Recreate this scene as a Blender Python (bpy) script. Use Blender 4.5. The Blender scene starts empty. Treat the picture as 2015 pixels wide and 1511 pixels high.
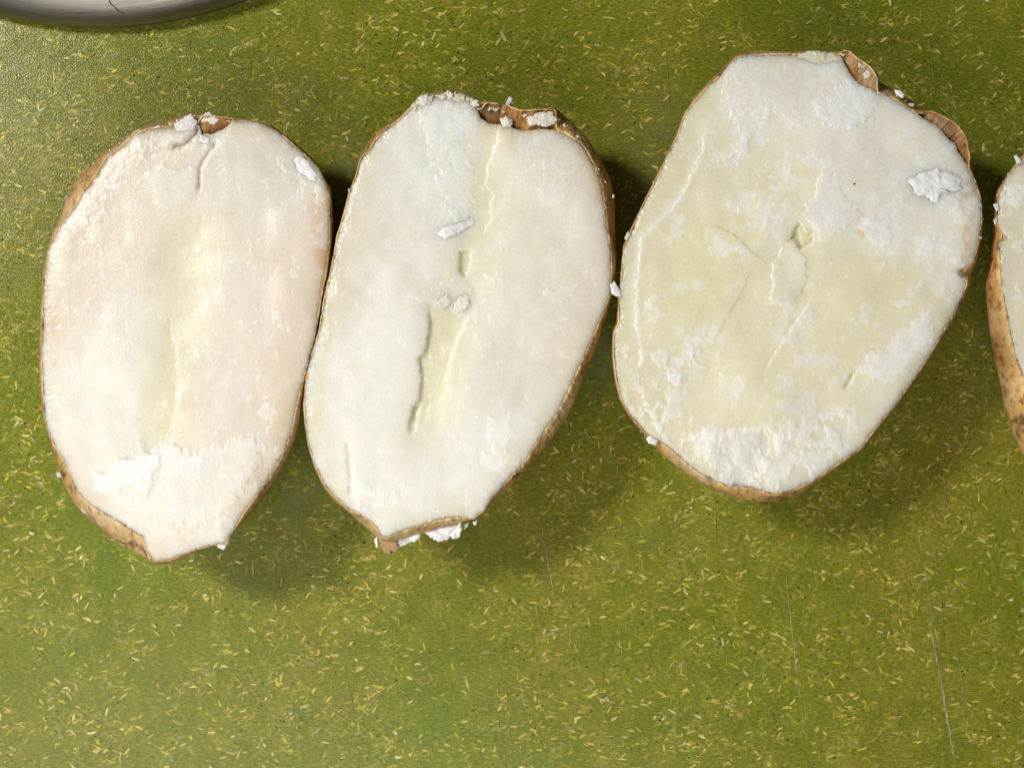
import bpy, math, random
import numpy as np

# ------------------------------------------------------------------ camera, world, lamps, exposure
scene = bpy.context.scene
D = 0.30                 # camera height above the board (m)
S = 0.00012              # metres per photo pixel on the board
CX, CY = 1007.5, 755.5
cam_data = bpy.data.cameras.new("camera")
cam = bpy.data.objects.new("camera", cam_data)
scene.collection.objects.link(cam)
cam.location = (0, 0, D)
cam.rotation_euler = (0, 0, 0)
cam_data.sensor_fit = 'HORIZONTAL'
cam_data.sensor_width = 36.0
cam_data.lens = 36.0 * D / (2015 * S)
cam_data.clip_start = 0.005
cam_data.clip_end = 20
cam_data.dof.use_dof = True
cam_data.dof.focus_distance = D - 0.024
cam_data.dof.aperture_fstop = 26.0
scene.camera = cam

world = bpy.data.worlds.new("World")
scene.world = world
world.use_nodes = True
bg = world.node_tree.nodes["Background"]
bg.inputs[0].default_value = (1.0, 0.97, 0.92, 1)
bg.inputs[1].default_value = 0.035


def area_lamp(name, loc, target, size, power, colour):
    d = bpy.data.lights.new(name, 'AREA')
    d.shape = 'DISK' if size[0] == size[1] else 'RECTANGLE'
    d.size = size[0]
    if size[0] != size[1]:
        d.size_y = size[1]
    d.energy = power
    d.color = colour
    o = bpy.data.objects.new(name, d)
    scene.collection.objects.link(o)
    o.location = loc
    v = np.array(target, float) - np.array(loc, float)
    import mathutils
    o.rotation_euler = mathutils.Vector(v).to_track_quat('-Z', 'Y').to_euler()
    return o


# kitchen lamp on the left and a little beyond: shadows to the right and slightly towards us
area_lamp("kitchen_lamp", (-0.68, 0.35, 0.80), (0, 0, 0.02), (0.22, 0.22), 9.4, (1.0, 0.975, 0.93))
# broad soft fill from the near side of the table
area_lamp("window_lamp", (-0.10, -0.25, 0.32), (0, -0.04, 0.0), (0.46, 0.22), 1.30, (1.0, 0.97, 0.90))

scene.view_settings.view_transform = 'Standard'
scene.view_settings.look = 'None'
scene.view_settings.gamma = 1
scene.view_settings.exposure = -0.1
scene.view_settings.use_curve_mapping = False
scene.render.engine = 'CYCLES'
try:
    scene.cycles.use_denoising = True
    scene.cycles.max_bounces = 8
except Exception:
    pass

rng = np.random.default_rng(11)
random.seed(5)
COL = scene.collection


# ------------------------------------------------------------------ helpers
def wx(px, z=0.0):
    return (np.asarray(px, float) - CX) * S * (D - z) / D


def wy(py, z=0.0):
    return (CY - np.asarray(py, float)) * S * (D - z) / D


class Noise:
    """smooth value noise on a lattice, vectorised"""
    def __init__(self, seed):
        self.t = np.random.default_rng(seed).random((257, 257))
        self.t[256] = self.t[0]
        self.t[:, 256] = self.t[:, 0]

    def __call__(self, x, y):
        x = np.asarray(x, float) % 256.0
        y = np.asarray(y, float) % 256.0
        xi = np.floor(x).astype(int) % 256
        yi = np.floor(y).astype(int) % 256
        fx = x - np.floor(x)
        fy = y - np.floor(y)
        fx = fx * fx * fx * (fx * (fx * 6 - 15) + 10)
        fy = fy * fy * fy * (fy * (fy * 6 - 15) + 10)
        t = self.t
        a = t[xi, yi] * (1 - fx) + t[xi + 1, yi] * fx
        b = t[xi, yi + 1] * (1 - fx) + t[xi + 1, yi + 1] * fx
        return a * (1 - fy) + b * fy

    def fbm(self, x, y, octaves=4, gain=0.5):
        s = 0.0
        a = 1.0
        tot = 0.0
        for o in range(octaves):
            k = 2.03 ** o
            s = s + a * self(x * k + 17.3 * o, y * k + 5.1 * o)
            tot += a
            a *= gain
        return s / tot


def smooth(a, b, x):
    t = np.clip((x - a) / (b - a + 1e-12), 0, 1)
    return t * t * (3 - 2 * t)


def poly_sd(px, py, poly):
    """signed distance, positive inside"""
    P = np.asarray(poly, float)
    Q = np.roll(P, -1, axis=0)
    d2 = np.full(px.shape, 1e18)
    inside = np.zeros(px.shape, bool)
    for (x0, y0), (x1, y1) in zip(P, Q):
        dx, dy = x1 - x0, y1 - y0
        t = np.clip(((px - x0) * dx + (py - y0) * dy) / (dx * dx + dy * dy + 1e-9), 0, 1)
        d2 = np.minimum(d2, (px - x0 - t * dx) ** 2 + (py - y0 - t * dy) ** 2)
        cond = ((y0 > py) != (y1 > py))
        with np.errstate(divide='ignore', invalid='ignore'):
            xint = x0 + (py - y0) * dx / (dy if dy != 0 else 1e-9)
        inside ^= cond & (px < xint)
    d = np.sqrt(d2)
    return np.where(inside, d, -d)


def line_info(px, py, line):
    """distance to a polyline, side (+1 left of travel on screen), position along 0..1"""
    L = np.asarray(line, float)
    seg = np.sqrt(((L[1:] - L[:-1]) ** 2).sum(1))
    acc = np.concatenate([[0], np.cumsum(seg)])
    best = np.full(px.shape, 1e18)
    side = np.zeros(px.shape)
    along = np.zeros(px.shape)
    for i in range(len(seg)):
        x0, y0 = L[i]
        dx, dy = L[i + 1] - L[i]
        t = np.clip(((px - x0) * dx + (py - y0) * dy) / (dx * dx + dy * dy), 0, 1)
        d2 = (px - x0 - t * dx) ** 2 + (py - y0 - t * dy) ** 2
        m = d2 < best
        best = np.where(m, d2, best)
        s = np.sign(dx * (py - y0) - dy * (px - x0))
        side = np.where(m, s, side)
        along = np.where(m, (acc[i] + t * seg[i]) / acc[-1], along)
    return np.sqrt(best), side, along


def polar(points, cx, cy, thetas, smooth_n=0):
    p0 = np.asarray(points, float)
    q0 = np.roll(p0, -1, axis=0)
    tt = np.linspace(0, 1, 8, endpoint=False)[None, :, None]
    p = (p0[:, None] * (1 - tt) + q0[:, None] * tt).reshape(-1, 2)
    a = np.arctan2(-(p[:, 1] - cy), p[:, 0] - cx) % (2 * math.pi)
    r = np.hypot(p[:, 0] - cx, p[:, 1] - cy)
    o = np.argsort(a)
    a, r = a[o], r[o]
    a = np.concatenate([a - 2 * math.pi, a, a + 2 * math.pi])
    r = np.concatenate([r, r, r])
    out = np.interp(thetas % (2 * math.pi), a, r)
    if smooth_n:
        k = np.ones(smooth_n) / smooth_n
        n = len(out)
        out = np.convolve(np.concatenate([out, out, out]), k, 'same')[n:2 * n]
    return out


def concentric(n):
    """n x n grid of the square mapped to the unit disc: radius, angle, quad faces"""
    g = np.linspace(-1, 1, n)
    X, Y = np.meshgrid(g, g)
    r = np.maximum(np.abs(X), np.abs(Y))
    ang = np.zeros_like(X)
    with np.errstate(divide='ignore', invalid='ignore'):
        m = np.abs(X) >= np.abs(Y)
        a1 = (math.pi / 4) * (Y / np.where(X == 0, 1, X))
        a1 = np.where(X < 0, a1 + math.pi, a1)
        a2 = math.pi / 2 - (math.pi / 4) * (X / np.where(Y == 0, 1, Y))
        a2 = np.where(Y < 0, a2 + math.pi, a2)
        ang = np.where(m, a1, a2)
    idx = np.arange(n * n).reshape(n, n)
    f = np.stack([idx[:-1, :-1], idx[:-1, 1:], idx[1:, 1:], idx[1:, :-1]], -1).reshape(-1, 4)
    # boundary loop, counter-clockwise
    b = np.concatenate([idx[0, :-1], idx[:-1, -1], idx[-1, :0:-1], idx[:0:-1, 0]])
    return r.ravel(), ang.ravel() % (2 * math.pi), f, b


def make_mesh(name, verts, faces, smooth_shade=True, attrs=None, colour=None):
    me = bpy.data.meshes.new(name)
    verts = np.asarray(verts, np.float32)
    nv = len(verts)
    me.vertices.add(nv)
    me.vertices.foreach_set("co", verts.ravel())
    if isinstance(faces, np.ndarray):
        k = faces.shape[1]
        nf = len(faces)
        me.loops.add(nf * k)
        me.loops.foreach_set("vertex_index", faces.astype(np.int32).ravel())
        me.polygons.add(nf)
        me.polygons.foreach_set("loop_start", np.arange(0, nf * k, k, dtype=np.int32))
    else:
        tot = sum(len(f) for f in faces)
        me.loops.add(tot)
        me.loops.foreach_set("vertex_index", np.concatenate([np.asarray(f, np.int32) for f in faces]))
        me.polygons.add(len(faces))
        ln = np.array([len(f) for f in faces], np.int32)
        me.polygons.foreach_set("loop_start", (np.cumsum(ln) - ln).astype(np.int32))
    me.update(calc_edges=True)
    me.validate()
    me.polygons.foreach_set("use_smooth", np.full(len(me.polygons), smooth_shade, bool))
    if attrs:
        for k, v in attrs.items():
            a = me.attributes.new(k, 'FLOAT', 'POINT')
            a.data.foreach_set("value", np.asarray(v, np.float32).ravel())
    if colour is not None:
        c = np.ones((nv, 4), np.float32)
        c[:, :3] = colour
        a = me.color_attributes.new("tint", 'FLOAT_COLOR', 'POINT')
        a.data.foreach_set("color", c.ravel())
    return me


def add_obj(name, me, mat=None, parent=None, loc=(0, 0, 0)):
    o = bpy.data.objects.new(name, me)
    COL.objects.link(o)
    if mat is not None:
        me.materials.append(mat)
    o.location = loc
    if parent is not None:
        o.parent = parent
    return o


def tag(o, label, cat, group=None):
    o["label"] = label
    o["category"] = cat
    if group:
        o["group"] = group


# ------------------------------------------------------------------ materials
def new_mat(name):
    m = bpy.data.materials.new(name)
    m.use_nodes = True
    nt = m.node_tree
    return m, nt, nt.nodes["Principled BSDF"]


def node(nt, kind, **kw):
    n = nt.nodes.new(kind)
    for k, v in kw.items():
        setattr(n, k, v)
    return n


def noise_node(nt, vec, scale, detail=3.0, rough=0.5):
    n = node(nt, 'ShaderNodeTexNoise')
    n.inputs['Scale'].default_value = scale
    n.inputs['Detail'].default_value = detail
    n.inputs['Roughness'].default_value = rough
    nt.links.new(vec, n.inputs['Vector'])
    return n


def ramp(nt, fac, stops):
    r = node(nt, 'ShaderNodeValToRGB')
    e = r.color_ramp.elements
    e[0].position, e[0].color = stops[0][0], (*stops[0][1], 1)
    e[1].position, e[1].color = stops[-1][0], (*stops[-1][1], 1)
    for p, c in stops[1:-1]:
        x = e.new(p)
        x.color = (*c, 1)
    nt.links.new(fac, r.inputs[0])
    return r


def mix(nt, fac, a, b, blend='MIX'):
    m = node(nt, 'ShaderNodeMix', data_type='RGBA', blend_type=blend)
    for sock, v in ((m.inputs[0], fac), (m.inputs[6], a), (m.inputs[7], b)):
        if hasattr(v, 'is_linked'):
            nt.links.new(v, sock)
        elif isinstance(v, (int, float)):
            sock.default_value = v
        else:
            sock.default_value = (*v, 1)
    return m.outputs[2]


def math_node(nt, op, a, b=None, clamp=False):
    m = node(nt, 'ShaderNodeMath', operation=op, use_clamp=clamp)
    for i, v in enumerate((a, b)):
        if v is None:
            continue
        if hasattr(v, 'is_linked'):
            nt.links.new(v, m.inputs[i])
        else:
            m.inputs[i].default_value = v
    return m.outputs[0]


def bump(nt, height, strength, dist, prev=None):
    b = node(nt, 'ShaderNodeBump')
    b.inputs['Strength'].default_value = strength
    b.inputs['Distance'].default_value = dist
    nt.links.new(height, b.inputs['Height'])
    if prev is not None:
        nt.links.new(prev, b.inputs['Normal'])
    return b.outputs[0]


def obj_coord(nt):
    g = node(nt, 'ShaderNodeNewGeometry')
    return g.outputs['Position']


def board_surface(nt, bs):
    """moulded plastic grain shared by the board, its flecks and scratches"""
    p = obj_coord(nt)
    n1 = noise_node(nt, p, 2600, 1.5, 0.5)
    n2 = noise_node(nt, p, 420, 2.0, 0.5)
    b = bump(nt, n1.outputs[0], 0.7, 0.00013)
    b = bump(nt, n2.outputs[0], 0.10, 0.0004, b)
    nt.links.new(b, bs.inputs['Normal'])
    n3 = noise_node(nt, p, 60, 3.0)
    r = node(nt, 'ShaderNodeMapRange')
    r.inputs[3].default_value = 0.12
    r.inputs[4].default_value = 0.24
    nt.links.new(n3.outputs[0], r.inputs[0])
    nt.links.new(r.outputs[0], bs.inputs['Roughness'])
    bs.inputs['Specular IOR Level'].default_value = 0.22
    return p


def board_colour(nt, p):
    big = noise_node(nt, p, 14, 3.0, 0.55)
    c = ramp(nt, big.outputs[0], [(0.30, (0.160, 0.208, 0.017)), (0.48, (0.184, 0.203, 0.020)),
                                  (0.62, (0.206, 0.206, 0.025)), (0.80, (0.222, 0.195, 0.027))])
    mid = noise_node(nt, p, 120, 4.0, 0.6)
    m = ramp(nt, mid.outputs[0], [(0.35, (0.85, 0.89, 0.85)), (0.55, (1, 1, 1)), (0.72, (1.15, 1.1, 1.05))])
    c2 = mix(nt, 1.0, c.outputs[0], m.outputs[0], 'MULTIPLY')
    # fine felted fibres
    mp = node(nt, 'ShaderNodeMapping')
    mp.inputs['Scale'].default_value = (1.0, 2.6, 1.0)
    nt.links.new(p, mp.inputs[0])
    fine = noise_node(nt, mp.outputs[0], 900, 3.0, 0.65)
    f = ramp(nt, fine.outputs[0], [(0.36, (0.62, 0.66, 0.55)), (0.52, (1, 1, 1)), (0.70, (1.7, 1.55, 1.5))])
    return mix(nt, 0.85, c2, f.outputs[0], 'MULTIPLY')


def mat_board():
    m, nt, bs = new_mat("green_speckled_plastic")
    p = board_surface(nt, bs)
    c = board_colour(nt, p)
    at = node(nt, 'ShaderNodeAttribute', attribute_name="smear")
    sm = noise_node(nt, p, 160, 4.0, 0.65)
    smr = ramp(nt, sm.outputs[0], [(0.35, (0.25,) * 3), (0.65, (1,) * 3)])
    k = math_node(nt, 'MULTIPLY', at.outputs['Fac'], smr.outputs[0])
    c = mix(nt, k, c, (0.42, 0.41, 0.34))
    nt.links.new(c, bs.inputs['Base Color'])
    return m


def mat_fleck():
    m, nt, bs = new_mat("straw_fleck")
    p = board_surface(nt, bs)
    c = board_colour(nt, p)
    at = node(nt, 'ShaderNodeAttribute', attribute_name="tint")
    dp = node(nt, 'ShaderNodeAttribute', attribute_name="shown")
    nz = noise_node(nt, p, 1500, 2.0)
    nr = ramp(nt, nz.outputs[0], [(0.3, (0.72, 0.70, 0.62)), (0.7, (1.12, 1.12, 1.12))])
    t = mix(nt, 1.0, at.outputs['Color'], nr.outputs[0], 'MULTIPLY')
    c = mix(nt, dp.outputs['Fac'], c, t)
    nt.links.new(c, bs.inputs['Base Color'])
    return m


def mat_flesh():
    m, nt, bs = new_mat("cooked_potato_flesh")
    p = obj_coord(nt)
    at = node(nt, 'ShaderNodeAttribute', attribute_name="tint")
    me_ = node(nt, 'ShaderNodeAttribute', attribute_name="mealy")
    n1 = noise_node(nt, p, 260, 4.0, 0.6)
    r1 = ramp(nt, n1.outputs[0], [(0.32, (0.975, 0.97, 0.95)), (0.55, (1, 1, 1)), (0.72, (1.015, 1.02, 1.03))])
    c = mix(nt, 1.0, at.outputs['Color'], r1.outputs[0], 'MULTIPLY')
    ng = noise_node(nt, p, 1500, 3.0, 0.7)
    rg_ = ramp(nt, ng.outputs[0], [(0.34, (0.985, 0.98, 0.97)), (0.5, (1.01, 1.01, 1.01)), (0.68, (1.045, 1.05, 1.06))])
    c = mix(nt, 1.0, c, rg_.outputs[0], 'MULTIPLY')
    # rare dark specks
    v = node(nt, 'ShaderNodeTexVoronoi')
    v.inputs['Scale'].default_value = 95
    nt.links.new(p, v.inputs['Vector'])
    d = math_node(nt, 'LESS_THAN', v.outputs['Distance'], 0.028)
    sel = node(nt, 'ShaderNodeSeparateColor')
    nt.links.new(v.outputs['Color'], sel.inputs[0])
    d2 = math_node(nt, 'MULTIPLY', d, math_node(nt, 'GREATER_THAN', sel.outputs[0], 0.90))
    c = mix(nt, d2, c, (0.10, 0.07, 0.04))
    nt.links.new(c, bs.inputs['Base Color'])
    bs.inputs['Subsurface Weight'].default_value = 1.0
    bs.inputs['Subsurface Radius'].default_value = (1.0, 0.85, 0.6)
    bs.inputs['Subsurface Scale'].default_value = 0.0042
    bs.inputs['Specular IOR Level'].default_value = 0.40
    rr = node(nt, 'ShaderNodeMapRange')
    rr.inputs[3].default_value = 0.25
    rr.inputs[4].default_value = 0.62
    nt.links.new(me_.outputs['Fac'], rr.inputs[0])
    nt.links.new(rr.outputs[0], bs.inputs['Roughness'])
    f1 = noise_node(nt, p, 2300, 2.0, 0.6)
    f2 = noise_node(nt, p, 700, 3.0, 0.6)
    b = bump(nt, f1.outputs[0], 0.42, 0.0002)
    b = bump(nt, f2.outputs[0], 0.07, 0.00035, b)
    nt.links.new(b, bs.inputs['Normal'])
    return m


def mat_skin():
    m, nt, bs = new_mat("russet_potato_skin")
    p = obj_coord(nt)
    mp = node(nt, 'ShaderNodeMapping')
    mp.inputs['Scale'].default_value = (1.6, 0.8, 0.8)
    nt.links.new(p, mp.inputs[0])
    n1 = noise_node(nt, p, 90, 4.0, 0.6)
    base = ramp(nt, n1.outputs[0], [(0.30, (0.27, 0.150, 0.055)), (0.50, (0.43, 0.27, 0.11)),
                                    (0.70, (0.56, 0.42, 0.23))])
    n2 = noise_node(nt, mp.outputs[0], 520, 4.0, 0.65)
    net = ramp(nt, n2.outputs[0], [(0.34, (0.42, 0.33, 0.25)), (0.46, (0.95, 0.92, 0.88)), (0.66, (1.15, 1.12, 1.05))])
    c = mix(nt, 1.0, base.outputs[0], net.outputs[0], 'MULTIPLY')
    at = node(nt, 'ShaderNodeAttribute', attribute_name="tint")
    c = mix(nt, 1.0, c, at.outputs['Color'], 'MULTIPLY')
    n4 = noise_node(nt, p, 210, 5.0, 0.7)
    dirt = ramp(nt, n4.outputs[0], [(0.56, (0, 0, 0)), (0.66, (0.85,) * 3)])
    c = mix(nt, dirt.outputs[0], c, (0.085, 0.048, 0.022))
    n5 = noise_node(nt, p, 45, 3.0, 0.6)
    pale = ramp(nt, n5.outputs[0], [(0.50, (0, 0, 0)), (0.70, (0.6,) * 3)])
    c = mix(nt, pale.outputs[0], c, (0.50, 0.40, 0.25))
    nt.links.new(c, bs.inputs['Base Color'])
    bs.inputs['Roughness'].default_value = 0.55
    bs.inputs['Subsurface Weight'].default_value = 0.15
    bs.inputs['Subsurface Radius'].default_value = (1.0, 0.5, 0.2)
    bs.inputs['Subsurface Scale'].default_value = 0.0008
    b = bump(nt, n2.outputs[0], 0.8, 0.0006)
    nt.links.new(b, bs.inputs['Normal'])
    return m


def mat_flake():
    m, nt, bs = new_mat("white_potato_crumb")
    p = obj_coord(nt)
    at = node(nt, 'ShaderNodeAttribute', attribute_name="tint")
    n = noise_node(nt, p, 600, 3.0, 0.6)
    r = ramp(nt, n.outputs[0], [(0.3, (0.93, 0.93, 0.92)), (0.6, (1, 1, 1))])
    c = mix(nt, 1.0, at.outputs['Color'], r.outputs[0], 'MULTIPLY')
    nt.links.new(c, bs.inputs['Base Color'])
    bs.inputs['Roughness'].default_value = 0.5
    f = noise_node(nt, p, 1500, 3.0, 0.65)
    nt.links.new(bump(nt, f.outputs[0], 0.5, 0.0003), bs.inputs['Normal'])
    return m


def mat_steel():
    m, nt, bs = new_mat("brushed_steel")
    p = node(nt, 'ShaderNodeTexCoord').outputs['Object']
    # grain runs round the vessel: stretch the noise around its axis
    sx = node(nt, 'ShaderNodeSeparateXYZ')
    nt.links.new(p, sx.inputs[0])
    ang = math_node(nt, 'ARCTAN2', sx.outputs[1], sx.outputs[0])
    cmb = node(nt, 'ShaderNodeCombineXYZ')
    nt.links.new(math_node(nt, 'MULTIPLY', ang, 1.2), cmb.inputs[0])
    nt.links.new(math_node(nt, 'MULTIPLY', sx.outputs[2], 220.0), cmb.inputs[1])
    r2 = math_node(nt, 'SQRT', math_node(nt, 'ADD', math_node(nt, 'MULTIPLY', sx.outputs[0], sx.outputs[0]),
                                         math_node(nt, 'MULTIPLY', sx.outputs[1], sx.outputs[1])))
    nt.links.new(math_node(nt, 'MULTIPLY', r2, 220.0), cmb.inputs[2])
    n = noise_node(nt, cmb.outputs[0], 7.0, 4.0, 0.65)
    c = ramp(nt, n.outputs[0], [(0.3, (0.25, 0.24, 0.215)), (0.7, (0.34, 0.325, 0.295))])
    nt.links.new(c.outputs[0], bs.inputs['Base Color'])
    bs.inputs['Metallic'].default_value = 1.0
    bs.inputs['Roughness'].default_value = 0.44
    nt.links.new(bump(nt, n.outputs[0], 0.25, 0.00015), bs.inputs['Normal'])
    return m


def mat_plain(name, colour, rough=0.6):
    m, nt, bs = new_mat(name)
    p = obj_coord(nt)
    n = noise_node(nt, p, 800, 3.0)
    r = ramp(nt, n.outputs[0], [(0.3, tuple(0.7 * v for v in colour)), (0.7, tuple(1.2 * v for v in colour))])
    nt.links.new(r.outputs[0], bs.inputs['Base Color'])
    bs.inputs['Roughness'].default_value = rough
    return m


M_board, M_fleck, M_flesh, M_skin = mat_board(), mat_fleck(), mat_flesh(), mat_skin()
M_flake, M_steel = mat_flake(), mat_steel()
M_mark = mat_plain("dark_hairline", (0.09, 0.075, 0.055))

# ------------------------------------------------------------------ the board
nx_, ny_ = 301, 226
gx, gy = np.meshgrid(np.linspace(-700, 2715, nx_), np.linspace(2000, -700, ny_))
smear = np.zeros_like(gx)
SN = Noise(3)
for (x, y, rx, ry, a) in [(590, 950, 45, 90, 0.20), (1185, 700, 45, 70, 0.20), (1285, 320, 70, 130, 0.16),
                          (680, 330, 40, 90, 0.12), (1930, 620, 40, 200, 0.08), (560, 200, 120, 60, 0.07),
                          (1330, 1060, 200, 50, 0.05), (470, 120, 110, 60, 0.05), (1180, 520, 60, 120, 0.08)]:
    smear += a * np.exp(-(((gx - x) / rx) ** 2 + ((gy - y) / ry) ** 2))
smear *= 0.4 + 1.2 * SN.fbm(gx / 60, gy / 60, 3)
idx = np.arange(nx_ * ny_).reshape(ny_, nx_)
bf = np.stack([idx[:-1, :-1], idx[1:, :-1], idx[1:, 1:], idx[:-1, 1:]], -1).reshape(-1, 4)
bv = np.stack([wx(gx), wy(gy), np.zeros_like(gx)], -1).reshape(-1, 3)
board = add_obj("tabletop", make_mesh("tabletop", bv, bf, attrs={"smear": smear}), M_board)
board["kind"] = "structure"

SRGB = lambda r, g, b: tuple(((c / 255) / 12.92 if c / 255 <= 0.04045 else ((c / 255 + 0.055) / 1.055) ** 2.4) for c in (r, g, b))
FLECK_COL = [(SRGB(216, 200, 122), 4), (SRGB(206, 186, 92), 4), (SRGB(196, 184, 70), 4), (SRGB(205, 170, 96), 1.2),
             (SRGB(222, 214, 168), 0.8), (SRGB(190, 146, 80), 0.5), (SRGB(208, 184, 146), 0.4), (SRGB(176, 172, 62), 3)]
fw = np.array([w for _, w in FLECK_COL], float)
fw /= fw.sum()
clump = Noise(21)


def fleck_outline(L, W, bend, n_side=3):
    """irregular little straw chip, returns 2d outline (pixels), centred"""
    t = np.linspace(-0.5, 0.5, n_side)
    w = W * (0.5 - 0.22 * np.abs(t * 2) ** 2)
    up = np.stack([t * L + rng.normal(0, 0.05 * L, n_side) * (np.abs(t) < 0.45), w * rng.uniform(0.6, 1.3, n_side) + bend * (0.25 - t * t) * L], -1)
    dn = np.stack([t * L + rng.normal(0, 0.04 * L, n_side), -w * rng.uniform(0.6, 1.3, n_side) + bend * (0.25 - t * t) * L], -1)
    return np.concatenate([up, dn[::-1]])


def fleck_params():
    while True:
        x = rng.uniform(-260, 2275)
        y = rng.uniform(-200, 1711)
        if clump(x / 55, y / 55) * 0.7 + clump(x / 170 + 9, y / 170) * 0.3 > rng.uniform(0.12, 0.72):
            break
    ang = rng.normal(0.12, 0.55) if rng.random() < 0.7 else rng.uniform(-1.57, 1.57)
    return x, y, ang


verts, faces, cols, shown = [], [], [], []
nvert = 0
cluster = (0, 0, 0)
for i in range(42000):
    x, y, ang = fleck_params()
    if cluster[2] > 0:
        x, y, cluster = cluster[0] + rng.normal(0, 11), cluster[1] + rng.normal(0, 7), (cluster[0], cluster[1], cluster[2] - 1)
    elif rng.random() < 0.03:
        cluster = (x, y, int(rng.integers(4, 13)))
    k = rng.random()
    if k < 0.18:
        L, W, sh = rng.uniform(8, 17), rng.uniform(2.8, 5.2), rng.uniform(0.65, 1.0)
    elif k < 0.48:
        L, W, sh = rng.uniform(5, 11), rng.uniform(2.0, 3.8), rng.uniform(0.2, 0.6)
    else:
        L, W, sh = rng.uniform(6, 22), rng.uniform(3.0, 8.0), rng.uniform(0.06, 0.24)
    c = np.array(FLECK_COL[rng.choice(len(fw), p=fw)][0])
    if rng.random() < 0.05:
        L, W, sh, c = rng.uniform(2.5, 6), rng.uniform(1.8, 3.2), 0.92, np.array((0.012, 0.012, 0.008))
    o = fleck_outline(L, W, rng.normal(0, 0.25) if rng.random() < 0.2 else 0)
    ca, sa = math.cos(ang), math.sin(ang)
    px = x + o[:, 0] * ca - o[:, 1] * sa
    py = y - (o[:, 0] * sa + o[:, 1] * ca)
    z = 0.000012 + 0.00005 * rng.random()
    verts.append(np.stack([wx(px), wy(py), np.full(len(px), z)], -1))
    n = len(px)
    faces.append(list(range(nvert + n - 1, nvert - 1, -1)))
    nvert += n
    cols.append(np.repeat(c[None] * rng.uniform(0.8, 1.2), n, 0))
    shown.append(np.full(n, sh))
fl = add_obj("flecks", make_mesh("flecks", np.concatenate(verts), faces, False,
             {"shown": np.concatenate(shown)}, np.concatenate(cols)), M_fleck, board)
fl["kind"] = "stuff"


# the largest chips one can pick apart, each its own piece
chip_meshes = []
for i in range(24):
    L, W = rng.uniform(15, 26), rng.uniform(4.0, 7.0)
    o = fleck_outline(L, W, rng.normal(0, 0.3) if i % 3 == 0 else 0, 5)
    n = len(o)
    top = np.stack([o[:, 0] * S, o[:, 1] * S, np.full(n, 0.00005)], -1)
    bot = top * [1.04, 1.04, 0]
    fs = [list(range(n - 1, -1, -1))] + [[j, (j + 1) % n, n + (j + 1) % n, n + j] for j in range(n)]
    c = np.array(FLECK_COL[rng.choice(len(fw), p=fw)][0]) * rng.uniform(0.85, 1.1)
    me = make_mesh("fleck", np.concatenate([top, bot]), fs, False, {"shown": np.full(2 * n, rng.uniform(0.6, 0.95))},
                   np.repeat(c[None], 2 * n, 0))
    me.materials.append(M_fleck)
    chip_meshes.append(me)
for i in range(290):
    while True:
        x, y, ang = fleck_params()
        if -20 < x < 2035 and -20 < y < 1531:
            break
    o = bpy.data.objects.new("fleck", chip_meshes[i % 24])
    COL.objects.link(o)
    o.location = (float(wx(x)), float(wy(y)), 0.00007 + 0.000001 * (i % 30))
    o.rotation_euler = (0, 0, ang)
    o.scale = (rng.uniform(0.6, 1.0), rng.uniform(0.65, 1.0), 1)
    o.parent = board

# knife scratches in the plastic
verts, faces, cols, shown = [], [], [], []
nvert = 0


def scratch(pts, w, sh):
    global nvert
    p = np.asarray(pts, float)
    n = 26
    t = np.linspace(0, 1, n)
    ti = np.linspace(0, 1, len(p))
    x = np.interp(t, ti, p[:, 0]) + rng.normal(0, 0.5, n)
    y = np.interp(t, ti, p[:, 1])
    d = np.array([p[-1, 1] - p[0, 1], -(p[-1, 0] - p[0, 0])])
    d = d / np.hypot(*d)
    ww = w * rng.uniform(0.25, 1.1, n) * (1 - np.abs(2 * t - 1) ** 4)
    sz = 0.00013 + 0.0000016 * len(verts)
    a = np.stack([wx(x - d[0] * ww / 2), wy(y - d[1] * ww / 2), np.full(n, sz)], -1)
    b = np.stack([wx(x + d[0] * ww / 2), wy(y + d[1] * ww / 2), np.full(n, sz)], -1)
    verts.append(np.concatenate([a, b]))
    for j in range(n - 1):
        faces.append([nvert + j, nvert + j + 1, nvert + n + j + 1, nvert + n + j])
    nvert += 2 * n
    cols.append(np.repeat(np.array([[0.50, 0.50, 0.34]]) * rng.uniform(0.6, 0.95), 2 * n, 0))
    shown.append(np.tile(sh * rng.uniform(0.4, 1.0, n), 2))


scratch([(1066, 1050), (1073, 1080), (1083, 1130), (1093, 1192)], 3.4, 1.0)
scratch([(1545, 1120), (1556, 1220), (1567, 1320), (1583, 1440)], 2.6, 0.9)
scratch([(1803, 1018), (1812, 1070), (1825, 1150), (1838, 1250)], 3.0, 0.9)
scratch([(1822, 1180), (1838, 1270), (1855, 1360), (1868, 1440), (1882, 1515)], 4.0, 1.0)
scratch([(1826, 1150), (1834, 1220), (1846, 1300)], 2.4, 0.8)
scratch([(1815, 1040), (1832, 1100), (1848, 1160)], 2.0, 0.6)
scratch([(1792, 980), (1797, 1010)], 2.0, 0.6)
scratch([(1850, 938), (1868, 1010)], 1.8, 0.6)
scratch([(1880, 1260), (1895, 1360), (1897, 1460)], 2.0, 0.5)
for i in range(70):
    if rng.random() < 0.6:
        x, y = rng.uniform(900, 2015), rng.uniform(950, 1500)
    else:
        x, y = rng.uniform(0, 2015), rng.uniform(0, 1500)
    L = rng.uniform(40, 160)
    a = rng.choice([rng.normal(1.45, 0.05), rng.normal(1.95, 0.08), rng.normal(1.25, 0.12)])
    scratch([(x, y), (x + L * math.cos(a) * 0.5, y + L * math.sin(a) * 0.5), (x + L * math.cos(a), y + L * math.sin(a))],
            rng.uniform(0.8, 1.7), rng.uniform(0.25, 0.6))
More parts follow.
